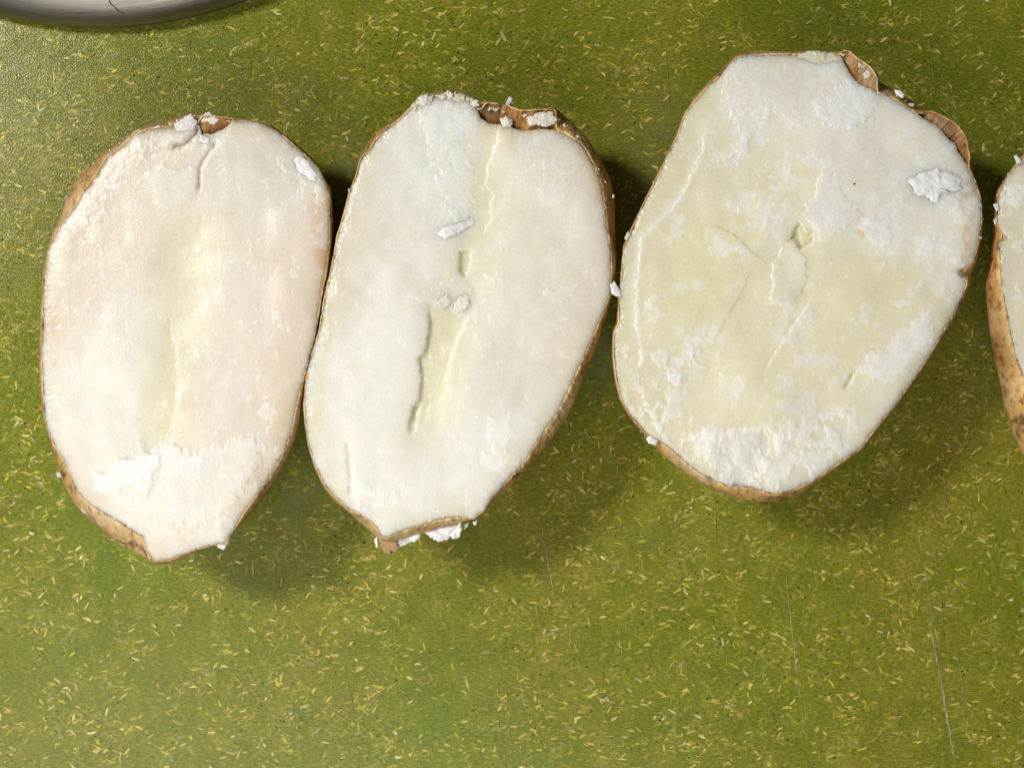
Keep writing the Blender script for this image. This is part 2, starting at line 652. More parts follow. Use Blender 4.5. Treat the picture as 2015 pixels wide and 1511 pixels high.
sc = add_obj("scratches", make_mesh("scratches", np.concatenate(verts), faces, False,
             {"shown": np.concatenate(shown)}, np.concatenate(cols)), M_fleck, board)
sc["kind"] = "stuff"

# ------------------------------------------------------------------ the steel vessel cropped at the corner
PR = 0.100
prof = [(-0.0006, 0.0), (-0.0003, 0.0004), (-0.0001, 0.001), (0.0, 0.0018), (0.0, 0.0026)]
for k in range(1, 25):
    u = k / 24
    prof.append((-0.026 * (1 - math.cos(u * 1.45)), 0.0026 + 0.011 * math.sin(u * 1.45) / math.sin(1.45)))
prof += [(-0.045, 0.0150), (-0.070, 0.0155), (-0.0995, 0.0156)]
na = 180
v = []
for (dr, z) in prof:
    for k in range(na):
        a = 2 * math.pi * k / na
        v.append(((PR + dr) * math.cos(a), (PR + dr) * math.sin(a), z))
f = []
for j in range(len(prof) - 1):
    for k in range(na):
        f.append((j * na + k, j * na + (k + 1) % na, (j + 1) * na + (k + 1) % na, (j + 1) * na + k))
edge_z = 0.0024
vessel_y = float(wy(54, edge_z)) + PR
vessel_x = float(wx(188, edge_z))
vessel = bpy.data.objects.new("steel_dish", None)
COL.objects.link(vessel)
vessel.location = (vessel_x, vessel_y, 0)
tag(vessel, "brushed steel dish with rounded side, cut off by the top left corner", "dish")
wall = add_obj("wall", make_mesh("wall", v, np.array(f)), M_steel, vessel)
foot_v = [((PR - 0.0036) * math.cos(2 * math.pi * k / na), (PR - 0.0036) * math.sin(2 * math.pi * k / na), z)
          for z in (0.0002, 0.0012) for k in range(na)]
foot_f = [list(range(na))] + [[k, (k + 1) % na, na + (k + 1) % na, na + k] for k in range(na)]
add_obj("base", make_mesh("base", foot_v, foot_f, False), M_steel, vessel)


def on_wall(px, py):
    """point of the bowl wall that a line of sight from above the board's middle meets"""
    best = None
    for u in np.linspace(0, 1, 400):
        z = 0.0026 + 0.011 * math.sin(u * 1.45) / math.sin(1.45)
        r = PR - 0.026 * (1 - math.cos(u * 1.45))
        X, Y = float(wx(px, z)), float(wy(py, z))
        e = abs(math.hypot(X - vessel_x, Y - vessel_y) - r)
        if best is None or e < best[0]:
            best = (e, X - vessel_x, Y - vessel_y, z)
    return best[1:]


hl = [(213, -4), (218, 8), (227, 15), (233, 22), (240, 25), (243, 31), (242, 38)]
hv, hf = [], []
for i, (x, y) in enumerate(hl):
    X, Y, Z = on_wall(x, y)
    k = 1.0015
    w = 0.00010 + 0.00005 * (i % 2)
    hv += [(X * k - w, Y * k, Z + 0.0001), (X * k + w, Y * k, Z + 0.0001)]
    if i:
        hf.append((2 * i - 2, 2 * i - 1, 2 * i + 1, 2 * i))
add_obj("hairline_mark", make_mesh("hairline_mark", hv, hf), M_mark, vessel)

# ------------------------------------------------------------------ potatoes
WHITE = np.array((0.88, 0.885, 0.885))
YEL = np.array((0.79, 0.755, 0.53))
CREAM = np.array((0.76, 0.71, 0.58))
RIM = np.array((0.76, 0.66, 0.46))
GN = 360


SURF = {}


def flake(parent, poly, zc, thick, rag=2.0, colour=WHITE, seed=0, curl=0.0, name="flake", on=False):
    """ragged little slab of crumbled flesh; poly in photo pixels at height zc"""
    nz = Noise(100 + seed)
    P = np.asarray(poly, float)
    c = P.mean(0)
    n = 30
    r, a, f, b = concentric(n)
    size = math.sqrt(abs(0.5 * (np.dot(P[:, 0], np.roll(P[:, 1], 1)) - np.dot(P[:, 1], np.roll(P[:, 0], 1)))))
    R = polar(P, c[0], c[1], a)
    R = R * (1 + (0.10 + rag / (size + 8)) * (nz.fbm(np.cos(a) * 4.5 + seed, np.sin(a) * 4.5 + 9, 4, 0.75) - 0.5) * 3.0)
    px = c[0] + r * R * np.cos(a)
    py = c[1] - r * R * np.sin(a)
    dome = np.clip(1 - r ** 3, 0, 1) ** 0.6
    thick = min(thick * 0.6, size * S * 0.2)
    h = thick * dome * (0.45 + 1.1 * nz.fbm(px / 9, py / 9, 4)) + curl * r * r * nz(px / 25 + 7, py / 25)
    if on:
        fx, fy, fz = SURF[parent.name]
        m = (np.abs(fx - c[0]) < 90) & (np.abs(fy - c[1]) < 90)
        fx, fy, fz = fx[m], fy[m], fz[m]
        d2 = (fx[None] - px[:, None]) ** 2 + (fy[None] - py[:, None]) ** 2
        near = np.argpartition(d2, 6, axis=1)[:, :6]
        zc = fz[near].mean(1) - 0.00006
    zt = zc + h
    zb = zc - thick * 0.8 * (0.25 + 0.75 * dome) + curl * r * r * nz(px / 25 + 7, py / 25)
    top = np.stack([wx(px, zc), wy(py, zc), zt], -1)
    bot = np.stack([wx(px, zc), wy(py, zc), zb], -1)
    N = n * n
    side = np.stack([b, np.roll(b, -1), N + np.roll(b, -1), N + b], -1)
    faces = np.concatenate([f, (f + N)[:, ::-1], side[:, ::-1]])
    V = np.concatenate([top, bot]) - np.array(parent.location)
    col = np.repeat((np.asarray(colour))[None], 2 * N, 0)
    me = make_mesh(name, V, faces, True, None, col)
    o = add_obj(name, me, M_flake, parent)
    return o


def potato(name, label, centre, flesh_pts, skin_pts, h, base_col, features, gaps, seed, tilt=(0, 0), axis=0.0,
           yellow=0.0, spots=(), skin_tint=(1, 1, 1), zb_frac=0.80, bulk=1.0, relief=1.0, edge_col=(0.74, 0.65, 0.50)):
    cx, cy = centre
    nz, nz2 = Noise(seed), Noise(seed + 1)
    root = bpy.data.objects.new(name, None)
    COL.objects.link(root)
    root.location = (float(wx(cx, h)), float(wy(cy, h)), 0)
    tag(root, label, "potato half", "cut potato halves in a row")
    off = np.array(root.location)

    # ---- flesh: cut face with relief, then walls hidden by the skin
    r, a, f, b = concentric(GN)
    rf = polar(flesh_pts, cx, cy, a, 0)
    rf = rf + r ** 30 * 4.0 * (nz.fbm(np.cos(a) * 18 + 30, np.sin(a) * 18 + 30, 4, 0.7) - 0.5) * 2
    px = cx + r * rf * np.cos(a)
    py = cy - r * rf * np.sin(a)
    edge = (1 - r) * rf                       # pixels in from the rim
    rag = lambda k, s: (nz.fbm(px / s, py / s, 4, 0.65) - 0.5) * 4.5 * k
    ca, sa = math.cos(axis), math.sin(axis)
    al = (px - cx) * ca - (py - cy) * sa      # along the long axis
    ac = (px - cx) * sa + (py - cy) * ca
    H = 1.5 * (nz2.fbm(px / 150, py / 150, 3) - 0.5) - 0.45 * np.exp(-edge / 22.0) - 0.0002 * np.abs(ac) + 0.07 * (nz2.fbm(ac / 16 + 40, al / 110, 3) - 0.5)
    H += 0.09 * (nz2.fbm(px / 34 + 3, py / 34, 4) - 0.5)
    H = H * relief
    col = np.repeat(np.asarray(base_col)[None], len(px), 0)
    mealy = np.zeros(len(px))
    t = nz2.fbm(px / 110 + 60, py / 110, 3)
    col = col * (1 + 0.0 * t[:, None])
    k = smooth(0.45, 0.7, t)[:, None] * 0.25
    col = col * (1 - k) + (np.asarray(base_col) * [1.02, 1.05, 1.16]) * k
    if yellow:
        ys = smooth(60, 190, edge) * yellow * smooth(0.25, 0.6, nz.fbm(px / 150 + 5, py / 150, 2))
        col = col * (1 - ys[:, None]) + YEL * ys[:, None]
    # waxy cortex by the skin
    rimk = np.exp(-edge / 15.0) * 0.75
    rimk = np.clip(rimk * (0.5 + nz.fbm(px / 40 + 11, py / 40, 3)), 0, 0.9)
    col = col * (1 - rimk[:, None]) + RIM * rimk[:, None]
    wide = np.exp(-edge / 60.0) * 0.75 * (0.4 + 1.2 * nz.fbm(px / 90 + 31, py / 90, 3))
    wide = np.clip(wide, 0, 0.8)[:, None]
    col = col * (1 - wide) + np.asarray(edge_col) * wide
    tan_ = np.clip(np.exp(-edge / 4.5) * (0.3 + 1.1 * nz.fbm(px / 14 + 2, py / 14, 3)), 0, 0.9)[:, None]
    col = col * (1 - tan_) + np.array((0.60, 0.43, 0.23)) * tan_
    H -= 0.35 * np.exp(-edge / 6.0)
    for ft in features:
        kind = ft[0]
        if kind == 'patch':            # ('patch', poly, dh mm, rag px, soft px, colour, blend, mealy)
            _, poly, dh, rg, sf, c, bl, ml = ft
            sd = poly_sd(px, py, poly) + rag(rg, 9) + rag(rg * 0.5, 3.2)
            w = smooth(-sf, sf, sd)
            H += dh * (0.45 if dh > 0 else 0.6) * w
            w = smooth(-sf * 1.6, sf * 3.0, sd)
            wc = w * (0.6 + 0.4 * smooth(0.35, 0.62, nz2.fbm(px / 22 + 13, py / 22, 3))) if dh > 0 else w
            wc = np.clip(wc * bl, 0, 1)
            col = col * (1 - wc[:, None]) + np.asarray(c) * wc[:, None]
            mealy = np.maximum(mealy, w * ml)
        elif kind == 'tint':           # broad soft colour change; carries flesh tones and painted-in light
            _, poly, sf, c, bl = ft
            sd = poly_sd(px, py, poly) + rag(sf * 0.35, 60)
            w = smooth(-sf, sf, sd) * bl * (0.75 + 0.5 * nz.fbm(px / 30 + 4, py / 30, 3))
            w = np.clip(w, 0, 1)[:, None]
            col = col * (1 - w) + np.asarray(c) * w
        elif kind == 'ramp':           # one sharp edge: height fades away from the drawn line
            _, line, dh, W, rg, c, bl = ft
            d, s, al_ = line_info(px + rag(rg, 10), py + rag(rg, 8.3), line)
            fade = smooth(0, 0.15, al_) * smooth(0, 0.15, 1 - al_)
            w = np.exp(-d / W) * (s > 0) * fade
            H += dh * 0.45 * w
            col = col * (1 - (w * bl)[:, None]) + np.asarray(c) * (w * bl)[:, None]
        elif kind == 'crack':
            _, line, dh, W, rg = ft
            d, s, al_ = line_info(px + rag(rg, 10), py + rag(rg, 8.3), line)
            fade = smooth(0, 0.12, al_) * smooth(0, 0.12, 1 - al_)
            H -= dh * np.exp(-(d / W) ** 2) * fade
        elif kind == 'valley':
            _, line, dh, W, c, bl = ft
            d, s, al_ = line_info(px, py, line)
            fade = smooth(0, 0.2, al_) * smooth(0, 0.2, 1 - al_)
            w = np.exp(-(d / W) ** 2) * fade
            H -= dh * w
            col = col * (1 - (w * bl)[:, None]) + np.asarray(c) * (w * bl)[:, None]
        elif kind == 'crumbly':        # broken zone: noise-torn lumps of white
            _, poly, dh, sc_, thr, bl = ft
            sd = poly_sd(px, py, poly)
            z = smooth(-18, 18, sd + rag(14, 25))
            q = nz2.fbm(px / sc_ + 70, py / sc_, 4, 0.62)
            w = smooth(thr, thr + 0.05, q) * z
            H += dh * 0.5 * w + 0.2 * z * w * (nz2.fbm(px / 6, py / 6, 2) - 0.5)
            w = smooth(thr - 0.05, thr + 0.12, q) * z * 0.75
            col = col * (1 - (w * bl)[:, None]) + WHITE * (w * bl)[:, None]
            mealy = np.maximum(mealy, z * w * 0.6)
    # stray white scuffs anywhere
    q = nz.fbm(px / 17 + 90, py / 17 + 33, 4, 0.6)
    w = smooth(0.70, 0.76, q) * smooth(8, 20, edge)
    H += 0.06 * w
    col = col * (1 - (w * 0.4)[:, None]) + WHITE * (w * 0.4)[:, None]
    H += mealy * (0.16 * (nz.fbm(px / 5, py / 5, 3, 0.6) - 0.5) + 0.3 * (nz.fbm(px / 13 + 50, py / 13, 3) - 0.5))
    # crumbly rim
    H += 0.4 * np.exp(-edge / 12) * (nz.fbm(px / 7, py / 7, 4, 0.65) - 0.4)
    for (x, y, rx, ry, c) in spots:
        w = np.exp(-(((px - x) / rx) ** 2 + ((py - y) / ry) ** 2)) * 0.85
        w = w * smooth(0.2, 0.65, nz.fbm(px / 28 + 20, py / 28, 4))
        col = col * (1 - w[:, None]) + np.asarray(c) * w[:, None]
    zt = h + H * 0.001 + tilt[0] * (px - cx) * S - tilt[1] * (py - cy) * S
    X, Y = wx(px, zt), wy(py, zt)
    SURF[root.name] = (px, py, zt)
    V = [np.stack([X, Y, zt], -1)]
    nb = len(b)
    faces = [f]
    prev = b
    ab = a[b]
    rfb = rf[b]
    rsb = polar(skin_pts, cx, cy, ab, 9)
    for j, (fr, dz) in enumerate([(0.995, 0.0012), (0.985, 0.003), (0.95, 0.006), (0.86, 0.011), (0.70, 0.016)]):
        rr = np.minimum(rfb, rsb - 5) * fr
        zz = zt[b] - dz
        V.append(np.stack([wx(cx + rr * np.cos(ab), zz), wy(cy - rr * np.sin(ab), zz), zz], -1))
        cur = GN * GN + j * nb + np.arange(nb)
        faces.append(np.stack([prev, np.roll(prev, -1), np.roll(cur, -1), cur], -1))
        prev = cur
    V = np.concatenate(V) - off
    extra = len(V) - len(px)
    col = np.concatenate([col, np.repeat(RIM[None] * 0.95, extra, 0)])
    mealy = np.concatenate([mealy, np.zeros(extra)])
    faces = np.concatenate([faces[0]] + [x[:, ::-1] for x in faces[1:]])
    flesh = add_obj("flesh", make_mesh("flesh", V, faces, True, {"mealy": mealy}, np.clip(col, 0, 0.92)), M_flesh, root)

    # ---- skin: rim hugging the flesh (or torn away from it), bulging, then rounding under
    nt_ = 1440
    th = np.arange(nt_) * 2 * math.pi / nt_
    rfl = polar(flesh_pts, cx, cy, th, 3)
    rsk = polar(skin_pts, cx, cy, th, 5)
    gap = np.zeros(nt_)
    lift = np.zeros(nt_)
    for (x0, y0, x1, y1, g, lf) in gaps:      # angular sector from point to point where the skin stands off
        a0 = math.atan2(-(y0 - cy), x0 - cx)
        a1 = math.atan2(-(y1 - cy), x1 - cx)
        mid = math.atan2(math.sin(a0) + math.sin(a1), math.cos(a0) + math.cos(a1))
        hw = abs((a1 - a0 + math.pi) % (2 * math.pi) - math.pi) / 2
        dd = np.abs((th - mid + math.pi) % (2 * math.pi) - math.pi)
        w = smooth(hw * 1.15, hw * 0.8, dd) if hw > 0 else 0
        gap = np.maximum(gap, w * g)
        lift = lift + w * lf
    cth, sth = np.cos(th), np.sin(th)
    rn = nz2.fbm(cth * 22 + 40, sth * 22 + 40, 4, 0.65) - 0.5
    rim_r = (rfl + 0.8) * (1 - gap) + np.maximum(rsk, rfl + 1.5) * gap + 2.0 * rn + gap * 3 * (nz.fbm(cth * 14 + 10, sth * 14, 4, 0.6) - 0.5)
    tx, ty = rim_r * cth, -rim_r * sth
    ob = np.argsort(ab)
    zb_edge = np.interp(th, np.concatenate([ab[ob] - 2 * math.pi, ab[ob], ab[ob] + 2 * math.pi]), np.tile(zt[b][ob], 3))
    zb_edge = np.convolve(np.tile(zb_edge, 3), np.ones(9) / 9, 'same')[nt_:2 * nt_]
    rim_z = zb_edge + 0.0001 + 0.0009 * rn + 0.002 * gap * (nz2.fbm(cth * 14 + 70, sth * 14, 4, 0.6) - 0.55) + tilt[0] * tx * S - tilt[1] * ty * S + lift * 0.001 * (0.6 + 1.0 * nz(th * 9, th * 0))
    rs = np.maximum(rsk, rfl * 0.985)
    zb = np.full(nt_, h * zb_frac)
    rows = []
    tint = []
    n_up, n_dn = 7, 26
    for j in range(n_up):
        u = j / n_up
        z = rim_z * (1 - u) + zb * u
        s = math.sin(u * math.pi / 2)
        rr = rim_r * (1 - s) + rs * s
        rows.append((rr, z))
    for j in range(n_dn):
        u = j / (n_dn - 1) * 0.985
        ph = u * math.pi / 2
        rr = rs * (math.cos(ph) ** (0.80 * bulk))
        z = zb * (1 - math.sin(ph) ** 1.0)
        rows.append((rr, z))
    V, T = [], []
    wr = nz.fbm(cth * 6 + 80, sth * 6 + 80, 3) - 0.5
    for j, (rr, z) in enumerate(rows):
        wob = 1 + 0.012 * wr * min(1, max(0, (j - 3) / 6)) + 0.006 * (nz2.fbm(cth * 9 + j * 0.35, sth * 9 + 9, 3) - 0.5)
        rr = rr * wob
        V.append(np.stack([wx(cx + rr * cth, z), wy(cy - rr * sth, z), np.maximum(z, 0.00005)], -1))
        k = 0.82 + 0.5 * nz2.fbm(cth * 5 + 20, sth * 5 + j * 0.2, 3)
        T.append(np.asarray(skin_tint)[None] * k[:, None] * (1 + 0.55 * max(0, 1 - j / 4.0)) * np.array([[1, 1 + 0.12 * max(0, 1 - j / 4.0), 1 + 0.3 * max(0, 1 - j / 4.0)]]))
    V = np.concatenate(V) - off
    T = np.concatenate(T)
    R_ = len(rows)
    jj, kk = np.meshgrid(np.arange(R_ - 1), np.arange(nt_), indexing='ij')
    q = np.stack([jj * nt_ + kk, (jj + 1) * nt_ + kk, (jj + 1) * nt_ + (kk + 1) % nt_, jj * nt_ + (kk + 1) % nt_], -1).reshape(-1, 4)
    me = make_mesh("skin", V, q, True, None, T)
    skin = add_obj("skin", me, M_skin, root)
    # inner side of the skin where it has pulled away from the flesh
    on = gap > 0.12
    if on.any():
        lr = [(rim_r - 1.5, rim_z - 0.0003), (rim_r * 0.5 + rfl * 0.5, rim_z - 0.0005 - 0.0004 * nz(th * 7, th * 0 + 4)),
              (rfl * 0.995, rim_z - 0.0011 - 0.0005 * nz(th * 11, th * 0)), (rfl * 0.95, rim_z - 0.0030)]
        LV = []
        for j, (rr, z) in enumerate(lr):
            rr = rr + 3 * (nz2.fbm(cth * 20 + j, sth * 20, 3) - 0.5) * (j > 0)
            LV.append(np.stack([wx(cx + rr * cth, z), wy(cy - rr * sth, z), z], -1))
        LV = np.concatenate(LV) - off
        ks = np.nonzero(on)[0]
        runs = np.split(ks, np.nonzero(np.diff(ks) > 1)[0] + 1)
        if len(runs) > 1 and runs[0][0] == 0 and runs[-1][-1] == nt_ - 1:
            runs[0] = np.concatenate([runs.pop(), runs[0]])
        for run in runs:
            jj, kk = np.meshgrid(np.arange(3), run, indexing='ij')
            lq = np.stack([jj * nt_ + kk, (jj + 1) * nt_ + kk, (jj + 1) * nt_ + (kk + 1) % nt_, jj * nt_ + (kk + 1) % nt_], -1).reshape(-1, 4)
            used = np.unique(lq)
            remap = -np.ones(len(LV), int)
            remap[used] = np.arange(len(used))
            lk = nz.fbm(np.tile(cth, 4)[used] * 9, np.tile(sth, 4)[used] * 9 + np.repeat(np.arange(4), nt_)[used] * 0.6, 3)
            lk = smooth(0.35, 0.65, lk)[:, None]
            lt = np.array([[0.40, 0.26, 0.13]]) * (1 - lk) + np.array([[0.95, 0.72, 0.45]]) * lk
            add_obj("inner_skin", make_mesh("inner_skin", LV[used], remap[lq][:, ::-1], True, None, lt), M_skin, root)
    md = skin.modifiers.new("thickness", 'SOLIDIFY')
    md.thickness = 0.00028
    md.offset = -1
    return root


P1F = [(84, 660), (86, 551), (94, 496), (113, 451), (128, 435), (150, 406), (166, 377), (185, 354), (211, 309), (234, 293),
       (269, 259), (295, 254), (340, 250), (375, 238), (391, 246), (398, 266), (418, 264), (440, 254), (456, 241), (479, 238),
       (508, 240), (547, 259), (579, 286), (611, 315), (627, 332), (640, 361), (647, 386), (650, 432), (648, 486), (642, 535),
       (633, 580), (624, 638), (617, 670), (607, 710), (594, 756), (584, 799), (574, 849), (559, 892), (532, 938), (506, 974),
       (479, 1011), (460, 1044), (441, 1070), (418, 1073), (391, 1079), (361, 1092), (335, 1102), (304, 1103), (291, 1090), (282, 1057),
       (235, 1027), (202, 1007), (179, 994), (153, 968), (138, 938), (126, 905), (106, 875), (93, 845), (87, 815), (84, 766), (82, 700)]
P1S = [(79, 660), (81, 599), (85, 519), (98, 470), (121, 425), (131, 386), (150, 351), (173, 325), (205, 299), (244, 274),
       (269, 252), (308, 245), (347, 233), (373, 223), (395, 226), (431, 230), (453, 232), (482, 235), (534, 246), (579, 278), (622, 317),
       (637, 347), (651, 372), (656, 438), (653, 503), (643, 561), (634, 600), (625, 645), (612, 710), (600, 765), (592, 815), (582, 862),
       (566, 901), (546, 938), (507, 994), (477, 1027), (450, 1062), (414, 1076), (391, 1083), (361, 1097), (335, 1108), (302, 1109), (288, 1100),
       (262, 1083), (215, 1054), (182, 1027), (149, 994), (126, 954), (110, 908), (96, 862), (83, 809), (78, 749), (77, 683)]
P1FEAT = [
    ('tint', [(100, 700), (280, 560), (330, 700), (280, 900), (420, 980), (440, 1060), (300, 1080), (160, 960), (90, 820)], 60, (0.87, 0.86, 0.80), 0.8),  # lower left whitened: brighter light there painted into the colour
    ('tint', [(130, 420), (300, 400), (420, 460), (330, 560), (120, 560)], 50, (0.81, 0.735, 0.625), 0.6),
    ('tint', [(480, 460), (650, 400), (650, 560), (590, 780), (520, 820), (500, 620)], 45, (0.81, 0.725, 0.635), 0.6),
    ('tint', [(400, 250), (560, 270), (630, 360), (560, 430), (420, 400)], 40, (0.765, 0.755, 0.685), 0.7),  # upper end greyed: its cooler, weaker light is painted in
    ('valley', [(420, 380), (385, 480), (360, 600), (340, 720), (325, 840), (300, 920)], 0.8, 55, YEL * 1.06, 0.5),
    ('patch', [(335, 620), (345, 690), (350, 760), (345, 800), (338, 865), (310, 892), (283, 882), (292, 830), (312, 760), (326, 690)],
     -0.12, 4, 9, YEL * 1.02, 0.4, 0),
    ('ramp', [(333, 612), (338, 650), (349, 700), (349, 760), (345, 800), (338, 868)], -0.4, 22, 3, YEL, 0.25),
    ('patch', [(281, 349), (300, 338), (321, 319), (331, 332), (356, 338), (392, 322), (392, 335), (390, 370), (373, 390), (327, 412), (305, 403), (302, 374)],
     0.55, 2.5, 2.5, (0.78, 0.77, 0.72), 0.6, 0.2),
    ('crack', [(392, 380), (391, 330), (410, 300), (428, 275)], 0.7, 3.0, 1.5),
    ('crack', [(333, 292), (360, 284), (380, 268), (396, 250)], 1.3, 4.5, 2.5),
    ('patch', [(258, 270), (300, 258), (345, 254), (378, 243), (390, 250), (378, 266), (358, 282), (330, 291), (290, 300), (255, 305)], 0.4, 3, 3, (0.74, 0.72, 0.70), 0.5, 0.2),
    ('patch', [(184, 935), (205, 930), (222, 908), (262, 901), (278, 895), (272, 862), (288, 888), (315, 882), (321, 865), (338, 875), (368, 888),
               (390, 895), (400, 882), (440, 878), (470, 862), (500, 858), (520, 880), (500, 930), (460, 985), (438, 1010), (380, 1030), (300, 1020), (230, 985), (186, 962)],
     0.45, 6, 3, (0.82, 0.82, 0.79), 0.6, 0.5),
    ('patch', [(184, 933), (210, 930), (225, 905), (262, 903), (290, 890), (312, 892), (318, 915), (297, 935), (298, 960), (286, 976), (275, 960), (262, 950), (245, 955), (225, 972), (190, 965)],
     0.55, 3, 2, WHITE * 1.03, 0.9, 0.8),
    ('patch', [(285, 890), (330, 862), (340, 880), (400, 895), (390, 940), (330, 935)], 0.15, 8, 3, WHITE, 0.6, 0.8),
    ('patch', [(515, 800), (530, 790), (545, 810), (540, 835), (520, 825), (505, 815)], 0.25, 4, 2, WHITE, 0.5, 0.5),
    ('patch', [(442, 956), (470, 950), (520, 950), (530, 970), (460, 1060), (440, 1080), (424, 1062), (427, 1014)], 0.6, 2.5, 2.5, (0.80, 0.77, 0.68), 0.5, 0.2),
    ('ramp', [(470, 1062), (420, 1050), (380, 1044), (338, 1050), (300, 1070)], 0.7, 30, 2, (0.8, 0.77, 0.68), 0.4),
    ('crumbly', [(150, 420), (220, 320), (300, 270), (320, 300), (240, 360), (190, 430), (150, 460)], 0.3, 14, 0.5, 0.7),
    ('crumbly', [(590, 300), (640, 370), (640, 480), (600, 470), (590, 380), (560, 320)], 0.25, 18, 0.54, 0.5),
]
p1 = potato("potato_half", "leftmost potato half, creamy face with a white crumbled patch near its lower end",
            (365, 665), P1F, P1S, 0.0262, (0.83, 0.78, 0.70), P1FEAT,
            [(392, 230, 462, 235, 1.0, 0.4)],
            31, axis=1.67, edge_col=(0.73, 0.60, 0.46),
            spots=[(640, 520, 22, 120, (0.66, 0.42, 0.22)), (560, 800, 20, 80, (0.74, 0.60, 0.42))],
            skin_tint=(0.95, 0.9, 0.85))
flake(p1, [(576, 309), (582, 302), (605, 314), (625, 345), (622, 358), (611, 354), (585, 335)], 0.0266, 0.0004, 2, WHITE, 1, on=True)
flake(p1, [(393, 262), (414, 273), (412, 284), (401, 282), (391, 278)], 0.0268, 0.0006, 1.5, WHITE, 2, on=True)
flake(p1, [(397, 240), (402, 222), (412, 220), (424, 230), (432, 236), (420, 246), (408, 240)], 0.0256, 0.0005, 2, (0.76, 0.74, 0.70), 3)
flake(p1, [(109, 930), (116, 928), (126, 934), (126, 941), (113, 939)], 0.020, 0.0006, 1.5, (0.6, 0.55, 0.48), 4, name="crumb")
flake(p1, [(158, 996), (168, 993), (180, 1003), (188, 1011), (172, 1013), (160, 1006)], 0.0225, 0.0008, 2, (0.6, 0.52, 0.45), 5, name="crumb")
flake(p1, [(424, 1062), (440, 1050), (452, 1050), (450, 1068), (440, 1082), (428, 1078)], 0.0250, 0.0007, 2.5, WHITE, 6)
flake(p1, [(340, 246), (358, 234), (376, 224), (388, 238), (384, 256), (364, 260), (345, 256)], 0.0262, 0.0005, 2.5, (0.75, 0.73, 0.71), 7)

P2F = [(628, 650), (640, 580), (656, 507), (664, 464), (677, 421), (687, 382), (702, 342), (709, 315), (726, 296), (745, 269), (762, 253),
       (785, 236), (806, 216), (826, 196), (848, 190), (866, 190), (884, 188), (911, 193), (928, 202), (940, 218), (946, 230), (964, 243), (982, 246), (1007, 249),
       (1023, 256), (1050, 256), (1089, 256), (1116, 266), (1142, 282), (1159, 305), (1172, 329), (1182, 362), (1189, 401), (1195, 448),
       (1202, 497), (1204, 540), (1200, 580), (1189, 613), (1184, 624), (1165, 669), (1144, 714), (1117, 772), (1093, 820), (1062, 862),
       (1038, 903), (1000, 944), (969, 979), (952, 1006), (934, 1019), (907, 1017), (862, 1022), (821, 1036), (786, 1046), (762, 1059), (749, 1056),
       (742, 1040), (718, 1016), (687, 1003), (663, 982), (638, 954), (621, 920), (607, 875), (601, 834), (598, 793), (602, 748), (614, 696)]
P2S = [(627, 650), (638, 580), (655, 507), (662, 464), (675, 421), (685, 382), (700, 342), (706, 312), (724, 280), (742, 258), (760, 248),
       (785, 232), (806, 210), (825, 188), (845, 182), (865, 179), (884, 177), (911, 181), (931, 190), (945, 199), (977, 203), (1003, 210), (1023, 217),
       (1060, 215), (1096, 215), (1116, 233), (1142, 259), (1162, 282), (1185, 319), (1202, 355), (1209, 401), (1210, 448), (1213, 507),
       (1211, 547), (1203, 587), (1194, 620), (1177, 669), (1162, 710), (1144, 755), (1127, 800), (1096, 851), (1062, 892), (1027, 937), (993, 968),
       (965, 992), (945, 1016), (910, 1030), (870, 1040), (820, 1055), (775, 1068), (750, 1066), (735, 1051), (711, 1030), (687, 1009), (661, 986),
       (636, 956), (619, 920), (605, 875), (599, 834), (596, 793), (600, 748), (612, 696)]
TRENCH = [(838, 594), (860, 603), (870, 608), (890, 602), (896, 616), (910, 619), (919, 622), (910, 645), (898, 680), (888, 700), (880, 740), (870, 780),
          (850, 795), (835, 830), (814, 852), (803, 842), (810, 800), (824, 780), (830, 760), (828, 735), (819, 705), (835, 690), (842, 660), (843, 620)]
